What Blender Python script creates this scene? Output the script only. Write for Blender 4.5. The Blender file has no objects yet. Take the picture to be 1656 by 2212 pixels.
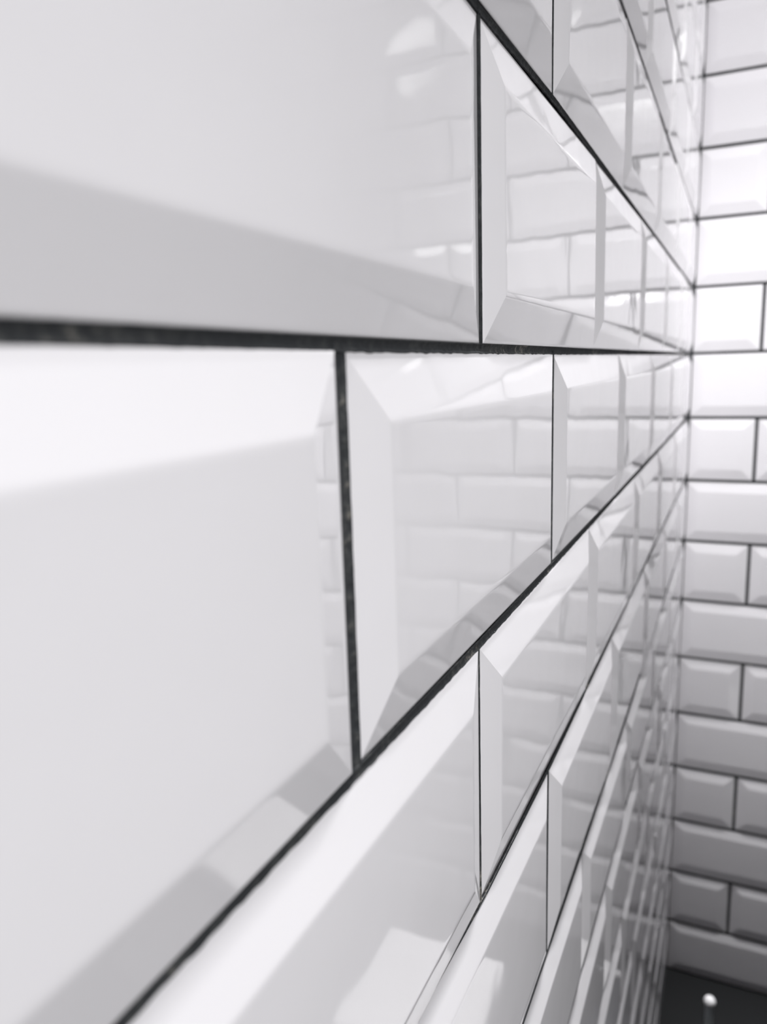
import bpy, bmesh, math, random
from mathutils import Matrix, Vector

# ------------------------------------------------------------------ frame
P = 0.1                     # one tile course (tile + joint) = 100 mm; every length below is in courses
FLOOR = -11.0               # the floor lies eleven courses under the joint the camera looks along
CEIL = 12.0
CX, CY, CZ = 0.7854, -13.2636, -0.0586      # camera
XR = 17.0                   # far side wall
YB = -19.0                  # wall behind the camera
C = bpy.context.scene.collection
rnd = random.Random(7)

def V(x, y, z):
    return Vector((x * P, y * P, (z - FLOOR) * P))

# ------------------------------------------------------------------ materials
def new_mat(name):
    m = bpy.data.materials.new(name); m.use_nodes = True
    nt = m.node_tree
    return m, nt, nt.nodes['Principled BSDF']

def mat_plain(name, col, rough=0.5, metal=0.0, noise=0.0, scale=200.0, spec=0.5):
    m, nt, b = new_mat(name)
    b.inputs['Base Color'].default_value = (*col, 1)
    b.inputs['Roughness'].default_value = rough
    b.inputs['Metallic'].default_value = metal
    b.inputs['Specular IOR Level'].default_value = spec
    if noise:
        tc = nt.nodes.new('ShaderNodeTexCoord'); n = nt.nodes.new('ShaderNodeTexNoise')
        bp = nt.nodes.new('ShaderNodeBump')
        n.inputs['Scale'].default_value = scale; n.inputs['Detail'].default_value = 6
        bp.inputs['Strength'].default_value = noise; bp.inputs['Distance'].default_value = 0.002
        nt.links.new(tc.outputs['Object'], n.inputs['Vector'])
        nt.links.new(n.outputs['Fac'], bp.inputs['Height'])
        nt.links.new(bp.outputs['Normal'], b.inputs['Normal'])
    return m

def mat_glaze():
    m, nt, b = new_mat('white_glaze')
    b.inputs['Base Color'].default_value = (0.80, 0.784, 0.811, 1)
    b.inputs['Roughness'].default_value = 0.035
    b.inputs['IOR'].default_value = 1.58
    tc = nt.nodes.new('ShaderNodeTexCoord')
    n = nt.nodes.new('ShaderNodeTexNoise'); n.inputs['Scale'].default_value = 28; n.inputs['Detail'].default_value = 1.5
    bp = nt.nodes.new('ShaderNodeBump'); bp.inputs['Strength'].default_value = 0.10; bp.inputs['Distance'].default_value = 0.002
    nt.links.new(tc.outputs['Object'], n.inputs['Vector'])
    nt.links.new(n.outputs['Fac'], bp.inputs['Height'])
    nt.links.new(bp.outputs['Normal'], b.inputs['Normal'])
    return m

def mat_grout():
    m, nt, b = new_mat('dark_grout')
    tc = nt.nodes.new('ShaderNodeTexCoord')
    n = nt.nodes.new('ShaderNodeTexNoise'); n.inputs['Scale'].default_value = 420; n.inputs['Detail'].default_value = 8
    n2 = nt.nodes.new('ShaderNodeTexNoise'); n2.inputs['Scale'].default_value = 26; n2.inputs['Detail'].default_value = 3
    mu = nt.nodes.new('ShaderNodeMath'); mu.operation = 'MULTIPLY'
    cr = nt.nodes.new('ShaderNodeValToRGB')
    e = cr.color_ramp.elements
    e[0].position = 0.24; e[0].color = (0.020, 0.022, 0.025, 1)
    e[1].position = 0.56; e[1].color = (0.34, 0.31, 0.27, 1)
    k = cr.color_ramp.elements.new(0.36); k.color = (0.045, 0.047, 0.048, 1)
    bp = nt.nodes.new('ShaderNodeBump'); bp.inputs['Strength'].default_value = 0.8; bp.inputs['Distance'].default_value = 0.0008
    L = nt.links.new
    L(tc.outputs['Object'], n.inputs['Vector']); L(tc.outputs['Object'], n2.inputs['Vector'])
    L(n.outputs['Fac'], mu.inputs[0]); L(n2.outputs['Fac'], mu.inputs[1])
    L(mu.outputs[0], cr.inputs['Fac']); L(cr.outputs['Color'], b.inputs['Base Color'])
    L(n.outputs['Fac'], bp.inputs['Height']); L(bp.outputs['Normal'], b.inputs['Normal'])
    b.inputs['Roughness'].default_value = 0.9
    return m

GLAZE = mat_glaze()
GROUT = mat_grout()
BACKING = mat_plain('cement_backing', (0.05, 0.05, 0.052), 0.9, noise=0.4)
PLASTER = mat_plain('white_plaster', (0.74, 0.73, 0.745), 0.8, noise=0.15, scale=90)
SIDE = mat_plain('grey_plaster', (0.16, 0.16, 0.165), 0.7, noise=0.15, scale=90)
SLATE = mat_plain('dark_slate', (0.010, 0.0105, 0.0115), 0.7, noise=0.3, scale=60, spec=0.2)
CHROME = mat_plain('brushed_metal', (0.5, 0.54, 0.56), 0.5, metal=0.1)
DARKMETAL = mat_plain('dark_metal', (0.03, 0.032, 0.035), 0.5)
KNOBWHITE = mat_plain('white_ceramic', (0.85, 0.84, 0.86), 0.15)
BINWHITE = mat_plain('white_plastic', (0.56, 0.55, 0.56), 0.3)

# ------------------------------------------------------------------ mesh helpers
def link(name, bm, mat, parent=None, smooth=False):
    me = bpy.data.meshes.new(name)
    bmesh.ops.recalc_face_normals(bm, faces=bm.faces)
    if smooth:
        for f in bm.faces: f.smooth = True
    bm.to_mesh(me); bm.free()
    me.materials.append(mat)
    o = bpy.data.objects.new(name, me); C.objects.link(o)
    if parent:
        o.parent = parent
    return o

def box(bm, a, b):
    vs = [bm.verts.new(V(x, y, z)) for x in (a[0], b[0]) for y in (a[1], b[1]) for z in (a[2], b[2])]
    for q in ((0, 1, 3, 2), (4, 6, 7, 5), (0, 4, 5, 1), (2, 3, 7, 6), (0, 2, 6, 4), (1, 5, 7, 3)):
        bm.faces.new([vs[i] for i in q])

# ------------------------------------------------------------------ course lines and joints
LIP = 0.008                 # height of the tile's edge over the bed
RISE = 0.042                # height of the raised field over the bed
BEV = 0.150                 # width of the bevel
GH = 0.028                  # horizontal joint
GV = 0.036                  # vertical joint

# the real courses wander a little: measured heights along the side wall (distance y -> z)
WANDER = {
    -3: [(-20, -2.99), (-10.2, -3.045), (-8.7, -3.085), (-6.6, -3.095), (0, -3.0)],
    -2: [(-20, -1.93), (-11.4, -1.94), (-10.8, -1.993), (-9.7, -2.025), (-6, -2.01), (0, -2.0)],
    -1: [(-20, -0.982), (-12.5, -0.982), (-11.8, -0.99), (-10.8, -1.0), (0, -1.0)],
    0: [(-20, -0.002), (-12.4, -0.003), (-11.77, -0.008), (-9.7, -0.009), (0, 0.0)],
    1: [(-20, 0.985), (-10.8, 0.99), (-9.8, 1.014), (-8.7, 1.012), (0, 1.0)],
    2: [(-20, 2.0), (-9.8, 2.03), (-8, 2.05), (-6.8, 2.045), (0, 2.0)],
}
def zline(k, y, side):
    if not side or k not in WANDER:
        return float(k)
    t = WANDER[k]
    for (a, za), (b, zb) in zip(t, t[1:]):
        if a <= y <= b:
            return za + (zb - za) * (y - a) / (b - a)
    return float(k)

SIDE_JOINTS = {             # measured joints near the camera
    -1: [-13.86, -11.790, -9.752], 0: [-12.85, -10.805, -8.766], -2: [-12.87, -10.862, -8.795],
    1: [-11.83, -9.820], -3: [-11.80, -9.777],
}
def joints(k, side):
    if side:
        js = list(SIDE_JOINTS.get(k, []))
        base = -9.78 if k % 2 else -8.78
        n = base + 2 * (0 if not js else round((js[-1] - base) / 2) + 1)
        if not js:
            n = base - 12
        while n < -0.3:
            if n > YB: js.append(n)
            n += 2
        m = (js[0] if js else base) - 2
        while m > YB + 0.3:
            js.insert(0, m); m -= 2
        return [YB] + js + [0.0]
    js = []
    n = 1.0 if k % 2 == 0 else 2.0
    while n < XR - 0.3:
        js.append(n); n += 2
    return [0.0] + js + [XR]

def wide(k, y, side=True):             # the wide joint next to the camera
    if not side: return 0.046
    if k == -1 and abs(y + 11.79) < 0.01: return 0.052
    if -11.2 < y < -10.5: return 0.013
    if -10.0 < y < -9.5: return 0.017
    return 0.012 if y > -9.2 else GV

def bed(k, side):           # height of the bed joint under course k
    if not side: return 0.042
    return {0: 0.028, -1: 0.028, 1: 0.026}.get(k, 0.015)

PROFILE = [(0.0, -0.012), (0.0, LIP - 0.004), (0.0015, LIP - 0.001), (0.005, LIP + 0.0006), (0.012, None), (BEV - 0.020, None),
           (BEV - 0.008, None), (BEV + 0.000, RISE - 0.0022), (BEV + 0.008, RISE - 0.0005), (BEV + 0.016, RISE), (BEV + 0.03, RISE)]
def prof():
    out = []
    h0, h1 = LIP + 0.0006, RISE - 0.0022
    for i, h in PROFILE:
        if h is None:
            h = h0 + (h1 - h0) * (i - 0.005) / (BEV - 0.005)
        out.append((i, h))
    return out
PROF = prof()

def tile(bm, quad, to_world, cut=(False, False)):
    """one bevelled tile; quad: the four corners (u, v), counter-clockwise from bottom left; cut: an end sawn off at a corner of the room"""
    (u0, v00), (u1, v10), (_, v11), (_, v01) = quad
    a, b_, c_ = rnd.uniform(-.0025, .0025), rnd.gauss(0, .0022), rnd.gauss(0, .0045)
    um, vm = (u0 + u1) / 2, (v00 + v11) / 2
    rings = []
    for i, h in PROF:
        l = 0.0 if cut[0] else i
        r = 0.0 if cut[1] else i
        pts = []
        for (u, v) in ((u0 + l, v00), (u1 - r, v10), (u1 - r, v11), (u0 + l, v01)):
            s = (u - u0) / (u1 - u0)
            lo = v00 + (v10 - v00) * s; hi = v01 + (v11 - v01) * s
            vv = lo + i if v in (v00, v10) and (v is v00 or v is v10) and len(pts) < 2 else hi - i
            hh = h + a + b_ * (u - um) + c_ * (vv - vm)
            pts.append(bm.verts.new(to_world(u, vv, hh)))
        rings.append(pts)
    for r0, r1 in zip(rings, rings[1:]):
        for i in range(4):
            j = (i + 1) % 4
            f = bm.faces.new((r0[i], r0[j], r1[j], r1[i])); f.smooth = True
    f = bm.faces.new(rings[-1]); f.smooth = True
    for i in range(4):                      # the mitres stay crisp
        for r0, r1 in zip(rings, rings[1:]):
            e = bm.edges.get((r0[i], r1[i]))
            if e: e.smooth = False

def wob(x, seed):
    return (math.sin(x * 37.1 + seed) * .4 + math.sin(x * 91.7 + seed * 2.3) * .35 + math.sin(x * 211.0 + seed * 5.1) * .25)

def strip(bm, pts_lo, pts_hi, mid_dip, to_world, ridge=.0028):
    """a run of mortar between two edges; every point is (u, v)"""
    rows = []
    for (ul, vl), (uh, vh) in zip(pts_lo, pts_hi):
        r = []
        for t, h in ((0, LIP - .003), (0.06, LIP + ridge), (0.3, LIP - mid_dip * .6), (.5, LIP - mid_dip), (.7, LIP - mid_dip * .6), (.94, LIP + ridge), (1, LIP - .003)):
            r.append(bm.verts.new(to_world(ul + (uh - ul) * t, vl + (vh - vl) * t, h)))
        rows.append(r)
    for a, b in zip(rows, rows[1:]):
        for i in range(len(a) - 1):
            bm.faces.new((a[i], a[i + 1], b[i + 1], b[i]))

def tiled_wall(name, side):
    if side: W = lambda u, v, h: V(h, u, v)
    else:    W = lambda u, v, h: V(u, -h, v)
    bm = bmesh.new(); gm = bmesh.new()
    end_gap = 0.040 if side else 0.040
    for k in range(int(FLOOR), int(CEIL)):
        js = joints(k, side)
        for n, (a, b) in enumerate(zip(js, js[1:])):
            u0 = a + (wide(k, a, side) / 2 if n else (0 if side else end_gap))
            u1 = b - (wide(k, b, side) / 2 if n < len(js) - 2 else (end_gap if side else 0))
            lo = bed(k, side) / 2; hi = bed(k + 1, side) / 2
            q = [(u0, zline(k, u0, side) + lo), (u1, zline(k, u1, side) + lo), (u1, zline(k + 1, u1, side) - hi), (u0, zline(k + 1, u0, side) - hi)]
            last = n == len(js) - 2
            tile(bm, q, W, cut=((not side) and n == 0 and False, side and last and False))
        for n, j in enumerate(js[1:-1]):
            g = wide(k, j, side) / 2
            N = 24 if side and j < -7 else 5
            zs = [zline(k, j, side) + (zline(k + 1, j, side) - zline(k, j, side)) * i / N for i in range(N + 1)]
            s = rnd.uniform(0, 9)
            if side and j > -9.3:      # sunk joints further along
                strip(gm, [(j - g, z) for z in zs], [(j + g, z) for z in zs], .004, W, -.003)
            else:
                strip(gm, [(j - g - .002 + .0015 * wob(z, s), z) for z in zs], [(j + g + .002 + .0015 * wob(z, s + 4), z) for z in zs], .004, W)
    for k in range(int(FLOOR) + 1, int(CEIL)):
        a, b = (YB, -0.0) if side else (0.0, XR)
        us = []; u = a
        while u < b:
            us.append(u); u += 0.02 if side and u < -7.5 and -13.5 < u and -4 < k < 3 else 0.25
        us.append(b)
        s = rnd.uniform(0, 9); g = bed(k, side) / 2
        amp = .0035 if side and -2 < k < 2 else .001
        # the mortar creeps unevenly over the top edge of the course below
        strip(gm, [(u, zline(k, u, side) - g - .002 - amp * max(0, .4 + wob(u, s))) for u in us],
                  [(u, zline(k, u, side) + g + .001 + .001 * wob(u, s + 3)) for u in us], .004, W)
    # corner run
    N = 60
    zs = [FLOOR + (CEIL - FLOOR) * i / N for i in range(N + 1)]
    if side:
        strip(gm, [(-end_gap - .004, z) for z in zs], [(0.0, z) for z in zs], .0, W)
    else:
        strip(gm, [(0.0, z) for z in zs], [(end_gap + .004, z) for z in zs], .0, W)
    box(gm, *(((-1.0, YB, FLOOR), (-0.004, 0.0 + 1.0, CEIL)) if side else ((-0.004, 0.004, FLOOR), (XR, 1.0, CEIL))))
    w = link(name, bm, GLAZE); w['kind'] = 'structure'
    w['label'] = ('wall of white glazed bevel-edged tiles running past the camera into the corner' if side
                  else 'blurred end wall of white bevel-edged tiles beyond the corner')
    g = link('grout', gm, GROUT, w); g['label'] = 'dark grey grout'
    return w

tiled_wall('wall_left', True)
tiled_wall('wall_back', False)

# ------------------------------------------------------------------ the rest of the room
def struct(name, a, b, mat):
    bm = bmesh.new(); box(bm, a, b); o = link(name, bm, mat); o['kind'] = 'structure'; return o
struct('floor', (-1, YB - 1, FLOOR - 1), (XR + 1, 1, FLOOR), SLATE)
struct('ceiling', (-1, YB - 1, CEIL), (XR + 1, 1, CEIL + 1), PLASTER)
struct('wall_right', (XR, YB - 1, FLOOR), (XR + 1, 1, CEIL), SIDE)
struct('wall_front', (-1, YB - 1, FLOOR), (XR + 1, YB, CEIL), SIDE)

def thing(name, loc, label, cat):
    o = bpy.data.objects.new(name, None); C.objects.link(o)
    o.location = loc; o.empty_display_size = .02
    o['label'] = label; o['category'] = cat
    return o

def lathe(prof_, n=32):
    bm = bmesh.new(); rows = []
    for r, z in prof_:
        rows.append([bm.verts.new((r * math.cos(2 * math.pi * i / n), r * math.sin(2 * math.pi * i / n), z)) for i in range(n)] if r > 1e-6 else [bm.verts.new((0, 0, z))])
    for a, b in zip(rows, rows[1:]):
        for i in range(n):
            j = (i + 1) % n
            if len(a) == 1: bm.faces.new((a[0], b[i], b[j]))
            elif len(b) == 1: bm.faces.new((a[i], a[j], b[0]))
            else: bm.faces.new((a[i], a[j], b[j], b[i]))
    return bm

# slender metal post with a white ball on top, standing on the dark floor by the end wall
t = thing('knobbed_post', V(0.780, -1.70, FLOOR), 'slender grey metal post with a white ball knob, standing on the dark floor', 'post')
HT = 1.01
o = link('base', lathe([(0, 0), (.032, 0), (.034, .002), (.033, .005), (.012, .009), (0, .009)]), DARKMETAL, t, True)
o = link('post', lathe([(0, .008), (.0062, .008), (.0062, HT * P - .006), (0, HT * P - .006)]), CHROME, t)
R = .0088
o = link('knob', lathe([(0, HT * P - R)] + [(R * math.sin(a), HT * P - R * math.cos(a)) for a in [math.pi * i / 12 for i in range(1, 12)]] + [(0, HT * P + R)]), KNOBWHITE, t, True)
o['label'] = 'white ball knob'

# pale box that shows only as a reflection in the lower tiles
def rbox(a, b, r):
    bm = bmesh.new(); bmesh.ops.create_cube(bm, size=1)
    for v in bm.verts:
        v.co = Vector((a[0] + (v.co.x + .5) * (b[0] - a[0]), a[1] + (v.co.y + .5) * (b[1] - a[1]), a[2] + (v.co.z + .5) * (b[2] - a[2])))
    bmesh.ops.bevel(bm, geom=bm.edges[:], offset=r, segments=4, affect='EDGES', profile=.5)
    return bm
t = thing('waste_bin', V(2.75, -5.2, FLOOR), 'white lidded bin on the dark floor, seen only mirrored in the lower tiles', 'bin')
link('body', rbox((-.082, -.085, 0), (.082, .085, .26), .012), BINWHITE, t)
link('lid', rbox((-.088, -.09, .262), (.088, .09, .30), .012), BINWHITE, t)

# ------------------------------------------------------------------ light
def area(name, loc, target, sx, sy, watts, spread=180, col=(1, 1, 1)):
    l = bpy.data.lights.new(name, 'AREA'); l.shape = 'RECTANGLE'; l.size = sx * P; l.size_y = sy * P
    l.energy = watts; l.color = col; l.spread = math.radians(spread)
    o = bpy.data.objects.new(name, l); C.objects.link(o)
    o.location = V(*loc); o.rotation_euler = (V(*target) - V(*loc)).to_track_quat('-Z', 'Y').to_euler()
    return o
def spot(name, loc, target, watts, angle, blend, radius, col=(1, 1, 1)):
    l = bpy.data.lights.new(name, 'SPOT'); l.energy = watts; l.spot_size = math.radians(angle); l.spot_blend = blend
    l.shadow_soft_size = radius * P; l.color = col
    o = bpy.data.objects.new(name, l); C.objects.link(o)
    o.location = V(*loc); o.rotation_euler = (V(*target) - V(*loc)).to_track_quat('-Z', 'Y').to_euler()
    return o
# unseen overhead light along the tiled wall, its two strips shaped to graze bevels
area('strip_middle', (2.2, -8.4, 11.9), (2.2, -8.4, 0), 1.6, 5, 2.7, 30)
area('strip_near', (2.2, -13, 11.9), (2.2, -13, 0), 1.6, 4, 1.2, 34)
area('strip_end', (2.2, -2.0, 11.9), (2.2, -2.0, 0), 4, 1.2, 1.3, 26)  # unseen strip added to brighten the end wall's top bevels
# unseen spots added to brighten the corner, the end wall and the near tiles
spot('end_wall_fill', (3, -13, 7), (1.2, 0, -1.9), 62, 41, 1.0, 1.2)  # added spot; its cone edge makes the wall fade towards the floor
spot('corner_fill', (8, -9.5, 8.5), (0.6, -1.5, 3.2), 60, 46, 1.0, 1.0)
spot('near_fill', (10, -17, 4), (0, -11.8, 0), 44, 50, 1.0, 1.0)
spot('near_fill_low', (10, -17, 4), (0, -12, -2), 10, 27, 1.0, 1.0)

w = bpy.data.worlds.new('world'); bpy.context.scene.world = w; w.use_nodes = True
w.node_tree.nodes['Background'].inputs['Color'].default_value = (0, 0, 0, 1)

# ------------------------------------------------------------------ camera
cam = bpy.data.cameras.new('camera'); co = bpy.data.objects.new('camera', cam); C.objects.link(co)
Rm = Matrix(((0.90861821, -0.04949668, 0.41468424), (0.41651147, 0.17995197, -0.8911428), (-0.03051464, 0.98242932, 0.18412357)))
co.matrix_world = Matrix.Translation(V(CX, CY, CZ)) @ Rm.to_4x4()
cam.sensor_fit = 'AUTO'; cam.sensor_width = 36.0; cam.lens = 1671.03 / 2212 * 36
cam.clip_start = 0.005; cam.clip_end = 50
cam.dof.use_dof = True; cam.dof.focus_distance = 2.9 * P; cam.dof.aperture_fstop = 11.3
sc = bpy.context.scene; sc.camera = co
sc.view_settings.view_transform = 'Standard'; sc.view_settings.look = 'None'
sc.view_settings.exposure = 0.0; sc.view_settings.gamma = 1.0; sc.view_settings.use_curve_mapping = False
sc.cycles.max_bounces = 12; sc.cycles.diffuse_bounces = 6; sc.cycles.glossy_bounces = 8
sc.cycles.caustics_reflective = False
